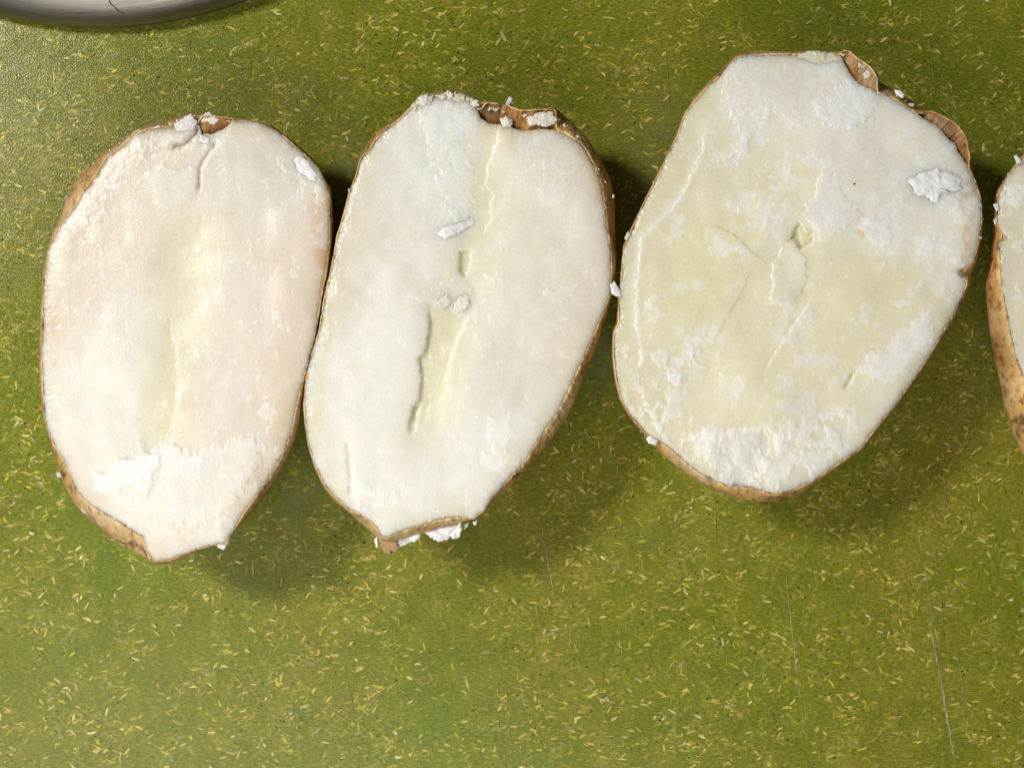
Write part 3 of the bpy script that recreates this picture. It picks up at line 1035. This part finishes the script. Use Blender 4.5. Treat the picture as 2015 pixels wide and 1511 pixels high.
P2FEAT = [
    ('tint', [(620, 700), (760, 580), (840, 620), (820, 850), (960, 830), (1060, 780), (950, 980), (760, 1020), (640, 900)], 60, (0.88, 0.88, 0.835), 0.85),  # left centre and lower face: strongest light painted on as whiter flesh
    ('tint', [(830, 200), (940, 220), (930, 420), (860, 440), (760, 400), (740, 290)], 40, (0.83, 0.84, 0.80), 0.7),
    ('tint', [(980, 360), (1110, 380), (1150, 560), (1060, 640), (980, 520)], 50, (0.83, 0.785, 0.665), 0.6),
    ('tint', [(1150, 360), (1190, 400), (1195, 580), (1110, 760), (1080, 720), (1150, 560)], 28, (0.80, 0.735, 0.65), 0.55),
    ('valley', [(985, 240), (965, 330), (950, 420), (925, 520), (890, 640), (860, 760), (825, 880), (810, 960)], 0.7, 52, YEL * 1.06, 0.5),
    ('ramp', [(982, 244), (974, 290), (960, 330), (955, 365), (966, 385), (965, 432), (945, 470)], -0.35, 34, 3, YEL * 1.05, 0.3),
    ('patch', [(831, 205), (937, 205), (946, 235), (915, 258), (905, 282), (925, 300), (930, 350), (932, 400), (935, 425), (905, 440), (880, 420), (866, 360), (850, 300), (838, 260)],
     0.35, 9, 5, (0.81, 0.82, 0.80), 0.7, 0.8),
    ('patch', [(906, 494), (924, 495), (928, 507), (920, 527), (912, 542), (903, 532), (906, 510)], -1.3, 2.5, 1.6, YEL * 0.98, 0.8, 0),
    ('patch', [(808, 580), (840, 572), (862, 560), (905, 545), (920, 560), (935, 580), (925, 604), (906, 618), (890, 616), (888, 600), (870, 608), (858, 602), (855, 592), (832, 592)],
     0.5, 3, 2, (0.80, 0.78, 0.70), 0.6, 0.3),
    ('patch', TRENCH, -0.25, 2, 6, YEL * 1.0, 0.55, 0),
    ('ramp', [(803, 845), (810, 805), (826, 780), (830, 740), (822, 706), (834, 692), (843, 660), (845, 600)], -1.9, 34, 2, YEL * 0.97, 0.45),
    ('patch', [(803, 842), (815, 800), (826, 796), (815, 850), (806, 856)], -0.6, 1.5, 3, YEL * 0.95, 0.5, 0),
    ('patch', [(965, 822), (1000, 818), (1008, 850), (990, 880), (1022, 903), (985, 922), (950, 916), (922, 910), (950, 896), (968, 890), (958, 860)], 0.3, 7, 2.5, WHITE, 0.7, 0.7),
    ('patch', [(1060, 372), (1095, 352), (1120, 360), (1118, 390), (1090, 405), (1065, 400)], 0.25, 6, 3, (0.82, 0.81, 0.77), 0.6, 0.4),
    ('patch', [(1070, 577), (1100, 566), (1139, 560), (1131, 580), (1109, 594), (1093, 590)], 0.35, 5, 2.5, (0.82, 0.80, 0.76), 0.6, 0.4),
    ('patch', [(955, 540), (1000, 545), (1005, 553), (985, 556), (960, 552)], 0.35, 3, 2, (0.8, 0.76, 0.66), 0.5, 0.3),
    ('patch', [(1018, 255), (1090, 258), (1140, 290), (1150, 330), (1080, 330), (1030, 300)], 0.2, 10, 6, (0.80, 0.80, 0.78), 0.6, 0.4),
    ('crumbly', [(690, 950), (740, 955), (770, 985), (760, 1020), (720, 1010), (690, 985)], 0.4, 16, 0.46, 0.8),
    ('crack', [(683, 860), (688, 920), (690, 985)], 0.4, 4, 2),
    ('patch', [(640, 600), (660, 640), (655, 760), (640, 840), (622, 900), (600, 840), (610, 720)], -0.1, 6, 12, (0.76, 0.70, 0.52), 0.5, 0),
]
p2 = potato("potato_half", "second potato half from the left, white face split by a long yellowish slit",
            (905, 640), P2F, P2S, 0.0268, (0.85, 0.835, 0.77), P2FEAT,
            [(945, 205, 1105, 222, 1.0, 0.3)],
            47, axis=1.40,
            spots=[(1185, 330, 18, 60, (0.66, 0.46, 0.26)), (1050, 900, 60, 16, (0.74, 0.64, 0.42))],
            skin_tint=(1.12, 1.08, 0.98))
flake(p2, [(860, 459), (871, 448), (911, 438), (931, 425), (938, 430), (934, 440), (911, 455), (878, 471), (864, 469)], 0.0278, 0.0006, 2.2, WHITE, 11, on=True)
flake(p2, [(858, 596), (868, 586), (882, 578), (890, 592), (886, 602), (872, 608), (862, 604)], 0.0274, 0.0004, 2, (0.80, 0.78, 0.70), 12, on=True)
flake(p2, [(893, 596), (906, 582), (925, 578), (926, 598), (914, 614), (900, 616), (892, 608)], 0.0275, 0.0004, 2, (0.80, 0.77, 0.68), 13, on=True)
flake(p2, [(822, 192), (842, 184), (852, 192), (848, 206), (832, 210), (818, 206)], 0.0262, 0.0010, 2.5, (0.77, 0.75, 0.68), 14)
flake(p2, [(858, 188), (884, 182), (912, 186), (930, 196), (915, 208), (880, 204), (860, 200)], 0.0258, 0.0008, 3, (0.66, 0.62, 0.44), 15)
flake(p2, [(1034, 238), (1052, 220), (1085, 220), (1096, 232), (1092, 244), (1072, 250), (1054, 246), (1042, 250)], 0.0262, 0.0007, 3.5, (0.75, 0.71, 0.63), 16)
flake(p2, [(984, 234), (996, 228), (1010, 236), (1006, 250), (990, 252)], 0.0264, 0.0007, 3, (0.76, 0.73, 0.65), 17)
flake(p2, [(994, 208), (1000, 192), (1008, 190), (1010, 200), (1003, 210)], 0.0245, 0.0006, 1.5, (0.68, 0.70, 0.66), 18, name="crumb")
flake(p2, [(1200, 560), (1208, 552), (1222, 574), (1226, 584), (1214, 584), (1204, 580)], 0.0272, 0.0005, 1.2, (0.84, 0.80, 0.80), 19, name="crumb")
flake(p2, [(1205, 383), (1209, 383), (1209, 390), (1205, 390)], 0.0262, 0.0005, 1, (0.72, 0.66, 0.55), 20, name="crumb")
flake(p2, [(685, 372), (688, 371), (689, 378), (686, 380)], 0.0262, 0.0004, 1, (0.72, 0.66, 0.58), 21, name="crumb")
# crumbs squeezed out under the lower tip
flake(p2, [(758, 1072), (775, 1060), (800, 1052), (815, 1050), (812, 1066), (798, 1072), (772, 1079)], 0.0225, 0.0010, 3, (0.80, 0.80, 0.78), 22)
flake(p2, [(806, 1056), (826, 1046), (828, 1058), (816, 1067), (806, 1064)], 0.0235, 0.0010, 2, WHITE, 23)
flake(p2, [(832, 1044), (870, 1036), (905, 1030), (895, 1044), (880, 1062), (862, 1066), (850, 1058), (838, 1052)], 0.0228, 0.0010, 3.5, (0.82, 0.82, 0.82), 24)
flake(p2, [(884, 1052), (898, 1036), (906, 1024), (910, 1040), (905, 1056), (892, 1062)], 0.0236, 0.0009, 2.5, WHITE, 25)
flake(p2, [(910, 1032), (924, 1026), (920, 1036), (914, 1042)], 0.0225, 0.0006, 1.5, (0.74, 0.72, 0.66), 26)
flake(p2, [(930, 1026), (940, 1022), (938, 1032), (933, 1034)], 0.0232, 0.0006, 1.2, WHITE, 27)
flake(p2, [(736, 1060), (742, 1056), (746, 1076), (740, 1078)], 0.0225, 0.0006, 1.2, (0.8, 0.78, 0.74), 28, name="crumb")
flake(p2, [(742, 1046), (748, 1048), (756, 1074), (778, 1087), (776, 1091), (758, 1090), (748, 1072)], 0.0235, 0.0005, 1.2, (0.45, 0.28, 0.12), 29, name="torn_skin")

P3F = [(1221, 560), (1228, 484), (1255, 426), (1275, 385), (1304, 327), (1333, 269), (1348, 223), (1379, 186), (1412, 153), (1437, 128), (1450, 113),
       (1511, 107), (1553, 107), (1594, 106), (1640, 112), (1658, 118), (1673, 145), (1690, 165), (1723, 182), (1760, 196), (1802, 223), (1843, 248),
       (1876, 281), (1901, 323), (1918, 352), (1930, 393), (1932, 435), (1926, 476), (1916, 516), (1896, 532), (1903, 549), (1902, 563), (1893, 584), (1876, 621),
       (1843, 675), (1810, 729), (1777, 775), (1739, 824), (1694, 882), (1652, 911), (1603, 944), (1570, 961), (1541, 969), (1520, 973), (1478, 958),
       (1429, 957), (1379, 932), (1337, 899), (1304, 872), (1279, 862), (1242, 820), (1221, 783), (1211, 737), (1207, 696), (1208, 655), (1217, 636), (1219, 592)]
P3S = [(1219, 560), (1226, 484), (1252, 426), (1272, 385), (1301, 327), (1329, 269), (1343, 228), (1366, 190), (1400, 156), (1429, 127), (1449, 106),
       (1495, 101), (1545, 101), (1594, 98), (1636, 102), (1669, 99), (1690, 115), (1715, 133), (1731, 161), (1773, 184), (1810, 212), (1843, 223), (1880, 240),
       (1901, 269), (1909, 302), (1913, 339), (1930, 380), (1935, 435), (1930, 476), (1922, 516), (1912, 535), (1908, 563), (1897, 587), (1879, 624), (1846, 678), (1813, 732),
       (1780, 778), (1742, 827), (1698, 884), (1656, 914), (1607, 949), (1570, 976), (1532, 988), (1478, 986), (1429, 973), (1379, 953), (1337, 924),
       (1304, 895), (1277, 868), (1239, 822), (1218, 785), (1208, 738), (1204, 696), (1205, 652), (1213, 630), (1216, 592)]
P3Y = np.array((0.85, 0.81, 0.635))
P3FEAT = [
    ('tint', [(1440, 100), (1700, 120), (1930, 330), (1935, 520), (1880, 600), (1780, 500), (1640, 470), (1590, 420), (1600, 330), (1500, 270), (1400, 260)], 45, (0.875, 0.865, 0.81), 0.85),
    ('tint', [(1330, 440), (1480, 400), (1490, 520), (1420, 640), (1310, 640), (1280, 540)], 50, (0.85, 0.80, 0.55), 0.6),
    ('tint', [(1560, 620), (1700, 520), (1780, 560), (1700, 700), (1560, 780), (1480, 740)], 50, (0.85, 0.80, 0.565), 0.55),
    ('tint', [(1760, 640), (1850, 600), (1840, 690), (1700, 880), (1560, 960), (1420, 950), (1380, 900), (1560, 880), (1680, 800)], 30, (0.83, 0.82, 0.74), 0.6),
    ('ramp', [(1400, 215), (1388, 250), (1380, 300), (1340, 390), (1262, 470), (1252, 560), (1252, 640), (1266, 720), (1275, 760)], -0.4, 30, 3, (0.80, 0.76, 0.60), 0.3),
    ('valley', [(1400, 205), (1388, 250), (1381, 300), (1340, 392), (1263, 468), (1252, 560), (1252, 640), (1268, 730)], -0.2, 9, WHITE, 0.4),
    ('patch', [(1600, 200), (1640, 178), (1677, 157), (1719, 178), (1727, 211), (1706, 236), (1690, 246), (1677, 252), (1648, 256), (1627, 245), (1610, 225)],
     0.55, 5, 2.5, WHITE * 1.02, 0.9, 0.8),
    ('patch', [(1460, 130), (1640, 140), (1690, 170), (1640, 200), (1610, 240), (1560, 250), (1520, 215), (1450, 225), (1420, 215), (1430, 170)], 0.3, 12, 6, (0.81, 0.80, 0.76), 0.75, 0.5),
    ('patch', [(1440, 225), (1520, 213), (1512, 256), (1490, 262), (1478, 272), (1466, 310), (1441, 302), (1449, 285), (1462, 269)], 0.45, 6, 2.5, (0.82, 0.82, 0.78), 0.8, 0.7),
    ('patch', [(1590, 260), (1660, 262), (1700, 260), (1850, 300), (1900, 350), (1850, 420), (1760, 440), (1680, 400), (1640, 330)], 0.15, 10, 14, (0.80, 0.79, 0.72), 0.65, 0.2),
    ('patch', [(1605, 385), (1612, 350), (1625, 339), (1652, 352), (1661, 389), (1690, 415), (1702, 425), (1680, 440), (1660, 450), (1640, 470), (1618, 477), (1600, 440), (1582, 425), (1590, 400)],
     0.6, 4, 2.2, (0.83, 0.83, 0.80), 0.85, 0.6),
    ('patch', [(1694, 445), (1710, 432), (1745, 440), (1755, 460), (1752, 480), (1725, 482), (1705, 465)], 0.5, 3.5, 2, WHITE, 0.9, 0.7),
    ('patch', [(1552, 474), (1558, 462), (1570, 438), (1578, 444), (1584, 455), (1600, 465), (1598, 476), (1586, 484), (1574, 490), (1566, 470)], -1.7, 2, 1.6, YEL * 0.92, 0.85, 0),
    ('patch', [(1570, 446), (1582, 440), (1600, 466), (1582, 482), (1574, 472)], 0.9, 2, 1.5, (0.76, 0.71, 0.48), 0.6, 0.1),
    ('patch', [(1505, 410), (1560, 385), (1590, 395), (1580, 430), (1560, 455), (1545, 475), (1530, 500), (1512, 520), (1496, 510), (1480, 490), (1500, 450)], 0.3, 4, 3, (0.80, 0.79, 0.68), 0.6, 0.2),
    ('patch', [(1517, 535), (1525, 510), (1541, 488), (1557, 474), (1570, 488), (1583, 505), (1588, 534), (1586, 556), (1576, 575), (1560, 596), (1545, 600), (1518, 600), (1515, 585), (1523, 560)],
     0.65, 3, 2, (0.80, 0.79, 0.68), 0.75, 0.4),
    ('ramp', [(1383, 455), (1410, 447), (1440, 458), (1478, 493), (1500, 512), (1516, 522)], 0.7, 24, 2, (0.79, 0.77, 0.62), 0.4),
    ('ramp', [(1480, 528), (1466, 560), (1440, 610), (1416, 650), (1400, 685)], 0.55, 40, 2, P3Y, 0.2),
    ('ramp', [(1500, 735), (1520, 696), (1548, 655), (1575, 615), (1596, 585), (1615, 560)], 0.22, 40, 1.2, P3Y, 0.2),
    ('crack', [(1500, 735), (1520, 698), (1548, 656), (1575, 616), (1598, 585)], 0.22, 2.2, 1),
    ('crumbly', [(1235, 690), (1300, 700), (1380, 670), (1375, 720), (1340, 760), (1330, 800), (1400, 850), (1450, 830), (1560, 830), (1660, 800), (1710, 860), (1600, 945),
                 (1520, 975), (1400, 935), (1300, 868), (1240, 810)], 0.45, 26, 0.47, 0.85),
    ('patch', [(1320, 715), (1345, 695), (1362, 680), (1378, 690), (1368, 705), (1340, 722), (1342, 755), (1328, 758)], 0.35, 5, 2.2, WHITE, 0.8, 0.7),
    ('patch', [(1360, 860), (1385, 850), (1405, 835), (1412, 850), (1400, 870), (1400, 900), (1375, 905)], 0.4, 5, 2.5, WHITE, 0.8, 0.8),
    ('patch', [(1405, 880), (1430, 857), (1480, 845), (1515, 858), (1512, 890), (1485, 940), (1455, 952), (1415, 940)], -0.5, 6, 3, (0.78, 0.78, 0.75), 0.8, 0.2),
    ('patch', [(1520, 890), (1540, 850), (1565, 835), (1565, 860), (1555, 880), (1570, 900), (1560, 930), (1530, 960), (1500, 940)], 0.35, 7, 2.5, WHITE, 0.75, 0.8),
    ('patch', [(1828, 612), (1793, 636), (1768, 656), (1748, 683), (1710, 700), (1694, 733), (1723, 746), (1760, 752), (1812, 696), (1838, 665)], 0.4, 6, 3, WHITE, 0.75, 0.6),
    ('patch', [(1675, 733), (1683, 730), (1672, 755), (1664, 766), (1660, 758)], -1.2, 1.2, 1.8, YEL * 0.95, 0.8, 0),
    ('patch', [(1805, 470), (1820, 458), (1835, 470), (1845, 500), (1830, 515), (1805, 510)], 0.3, 6, 2.5, WHITE, 0.75, 0.6),
    ('patch', [(1725, 525), (1745, 512), (1740, 530), (1730, 540)], 0.25, 2, 2, WHITE, 0.7, 0.5),
    ('patch', [(1756, 592), (1775, 588), (1800, 595), (1790, 605), (1765, 606)], 0.25, 3, 2, WHITE, 0.55, 0.5),
    ('crumbly', [(1860, 330), (1925, 360), (1932, 470), (1900, 560), (1870, 600), (1850, 560), (1880, 460)], 0.3, 16, 0.5, 0.6),
    ('crumbly', [(1300, 450), (1400, 250), (1560, 300), (1850, 280), (1900, 500), (1800, 680), (1600, 860), (1400, 820), (1260, 700)], 0.10, 44, 0.585, 0.7),
    ('crumbly', [(1430, 380), (1560, 330), (1560, 360), (1450, 440), (1380, 470)], 0.2, 16, 0.58, 0.6),
    ('patch', [(1885, 532), (1900, 525), (1912, 530), (1906, 545), (1892, 548)], -1.0, 1.5, 2, (0.34, 0.19, 0.06), 0.85, 0),
]
p3 = potato("potato_half", "widest potato half, third from the left, lemon yellow face with white crumbled patches",
            (1568, 540), P3F, P3S, 0.0275, P3Y, P3FEAT,
            [(1650, 108, 1732, 162, 1.0, 0.4), (1815, 220, 1908, 325, 1.0, 0.2)],
            63, axis=1.15, yellow=0.2, edge_col=(0.77, 0.71, 0.51),
            spots=[(1440, 958, 36, 9, (0.30, 0.24, 0.24)), (1905, 470, 18, 60, (0.72, 0.56, 0.34)), (1905, 370, 20, 26, (0.55, 0.44, 0.36)),
                   (1700, 460, 14, 10, (0.72, 0.60, 0.26))],
            skin_tint=(1.0, 0.95, 0.85), relief=1.0)
flake(p3, [(1787, 350), (1815, 340), (1843, 330), (1870, 342), (1893, 352), (1897, 370), (1876, 384), (1860, 374), (1843, 402), (1830, 397), (1818, 385), (1802, 389), (1795, 370)], 0.0280, 0.0008, 5, WHITE * 1.02, 31, on=True)
flake(p3, [(1556, 116), (1594, 100), (1636, 104), (1662, 116), (1650, 130), (1630, 134), (1590, 126)], 0.0268, 0.0006, 2.5, (0.70, 0.68, 0.50), 32, name="torn_skin")
flake(p3, [(1662, 118), (1671, 98), (1688, 114), (1706, 130), (1722, 152), (1706, 152), (1690, 146), (1676, 136)], 0.0262, 0.0007, 2.5, (0.42, 0.33, 0.17), 33, name="torn_skin")
flake(p3, [(1698, 146), (1706, 136), (1716, 142), (1714, 154), (1702, 156)], 0.0268, 0.0008, 1.5, (0.70, 0.66, 0.60), 34, name="crumb")
flake(p3, [(1760, 178), (1770, 177), (1782, 188), (1776, 194), (1764, 188)], 0.0266, 0.0007, 1.5, WHITE, 35, name="crumb")
flake(p3, [(1722, 146), (1736, 138), (1738, 142), (1728, 156), (1722, 154)], 0.0255, 0.0004, 1, (0.45, 0.34, 0.16), 36, name="torn_skin")
flake(p3, [(1228, 470), (1236, 454), (1242, 462), (1234, 474)], 0.0268, 0.0005, 1.2, (0.76, 0.68, 0.60), 37, name="crumb")
flake(p3, [(1512, 972), (1526, 968), (1544, 970), (1536, 980), (1520, 980)], 0.0262, 0.0003, 1.2, (0.14, 0.05, 0.018), 38, name="eye_scar")
flake(p3, [(1270, 862), (1280, 856), (1296, 868), (1290, 876), (1276, 872)], 0.0268, 0.0005, 2, WHITE, 39, name="crumb")
flake(p3, [(1927, 404), (1932, 403), (1933, 409), (1928, 410)], 0.0268, 0.0004, 1.2, (0.74, 0.68, 0.56), 40, name="crumb")

P4F = [(2001, 322), (1984, 344), (1966, 377), (1963, 407), (1960, 441), (1972, 462), (1966, 492), (1968, 543), (1977, 602), (1990, 661), (1999, 704), (2012, 737),
       (2040, 800), (2080, 862), (2140, 915), (2220, 945), (2310, 935), (2390, 890), (2450, 800), (2480, 690), (2478, 560), (2440, 420), (2370, 300), (2280, 230),
       (2190, 215), (2100, 240), (2040, 282)]
P4S = [(1999, 319), (1981, 344), (1960, 377), (1957, 403), (1953, 458), (1948, 509), (1940, 551), (1939, 585), (1946, 640), (1955, 695), (1967, 754), (1976, 797),
       (1993, 852), (2020, 915), (2080, 970), (2150, 1000), (2230, 1005), (2320, 985), (2410, 920), (2470, 820), (2495, 690), (2490, 560), (2450, 412), (2378, 292), (2284, 222),
       (2190, 208), (2098, 234), (2036, 278)]
P4FEAT = [
    ('crumbly', [(1960, 330), (2060, 280), (2080, 420), (2020, 520), (1970, 470)], 0.3, 22, 0.54, 0.7),
    ('patch', [(1972, 380), (1995, 372), (1998, 395), (1985, 410), (1972, 402)], 0.25, 5, 2.5, WHITE, 0.6, 0.5),
    ('patch', [(2000, 560), (2012, 568), (2006, 574), (1996, 570)], 0.25, 2, 2, WHITE, 0.7, 0.5),
    ('crumbly', [(2100, 300), (2300, 300), (2400, 500), (2300, 800), (2150, 800)], 0.3, 30, 0.6, 0.6),
    ('patch', [(1958, 458), (1982, 464), (1984, 472), (1964, 478)], -0.5, 2, 2.5, (0.42, 0.24, 0.08), 0.7, 0),
]
p4 = potato("potato_half", "potato half cut off by the right edge, brown netted skin showing on its left",
            (2210, 600), P4F, P4S, 0.0275, (0.825, 0.81, 0.67), P4FEAT, [], 79, axis=1.5, yellow=0.3,
            skin_tint=(1.08, 0.98, 0.80), zb_frac=0.66)
flake(p4, [(1995, 308), (1999, 304), (2006, 312), (2012, 320), (2002, 324)], 0.0280, 0.0007, 1, (0.80, 0.78, 0.82), 41, name="crumb")
flake(p4, [(1954, 402), (1964, 400), (1966, 414), (1960, 416)], 0.0268, 0.0005, 1.2, (0.82, 0.80, 0.78), 42, name="crumb")
flake(p4, [(1955, 434), (1962, 430), (1963, 442), (1957, 442)], 0.0262, 0.0005, 1.2, (0.80, 0.72, 0.70), 43, name="crumb")


# small ragged crumbs stuck along the torn rims
RIM_COL = [np.array((0.76, 0.73, 0.66)), np.array((0.70, 0.64, 0.50)), np.array((0.52, 0.38, 0.20)), np.array((0.66, 0.58, 0.40))]


def rim_crumbs(p, centre, pts, h, arcs, seed):
    cx, cy = centre
    rg = np.random.default_rng(seed)
    for (x0, y0, x1, y1, n, smin, smax, out) in arcs:
        a0 = math.atan2(-(y0 - cy), x0 - cx)
        a1 = math.atan2(-(y1 - cy), x1 - cx)
        da = (a1 - a0 + math.pi) % (2 * math.pi) - math.pi
        for i in range(n):
            a = a0 + da * rg.random()
            r = float(polar(pts, cx, cy, np.array([a]))[0]) + rg.uniform(-4, 1) + out - 2
            x, y = cx + r * math.cos(a), cy - r * math.sin(a)
            sz = rg.uniform(smin, smax)
            k = rg.integers(5, 9)
            ta = np.sort(rg.uniform(0, 2 * math.pi, k))
            rr = sz * rg.uniform(0.35, 1.0, k)
            st = rg.uniform(0.5, 1.0)
            sx = rr * np.cos(ta)
            sy = rr * np.sin(ta) * st
            ph = rg.uniform(0, math.pi)
            poly = [(x + u * math.cos(ph) - v * math.sin(ph), y + u * math.sin(ph) + v * math.cos(ph)) for u, v in zip(sx, sy)]
            flake(p, poly, h - 0.0006 + rg.uniform(-0.0006, 0.0004), 0.0006, 2.0, RIM_COL[rg.choice(4, p=[0.3, 0.35, 0.12, 0.23])],
                  int(seed * 7 + i + rg.integers(0, 900)), name="crumb")


rim_crumbs(p1, (365, 665), P1S, 0.0262, [(255, 262, 395, 228, 14, 4, 9, -4), (395, 226, 470, 236, 5, 4, 8, -4), (150, 360, 250, 275, 6, 2.5, 5, 0),
                                          (190, 1030, 320, 1105, 5, 3, 6, -3), (560, 260, 650, 370, 6, 2.5, 5, -2)], 3)
rim_crumbs(p2, (905, 640), P2S, 0.0268, [(812, 204, 940, 198, 16, 5, 12, -8), (940, 200, 1020, 218, 8, 4, 10, -8), (1030, 218, 1120, 240, 9, 4, 10, -8),
                                          (1130, 250, 1200, 350, 5, 2.5, 5, -8), (740, 262, 810, 220, 5, 3, 5, 0)], 4)
rim_crumbs(p3, (1568, 540), P3S, 0.0275, [(1500, 104, 1640, 104, 6, 4, 9, -5), (1640, 104, 1730, 160, 12, 4, 10, -6), (1740, 165, 1800, 208, 5, 3, 6, -2),
                                           (1900, 350, 1932, 500, 14, 2, 4.5, 0), (1210, 640, 1280, 860, 6, 2, 4, 1), (1225, 480, 1330, 270, 4, 2, 4, 1)], 5)
rim_crumbs(p4, (2210, 600), P4S, 0.0275, [(1999, 322, 1955, 450, 6, 2, 4, 1)], 6)
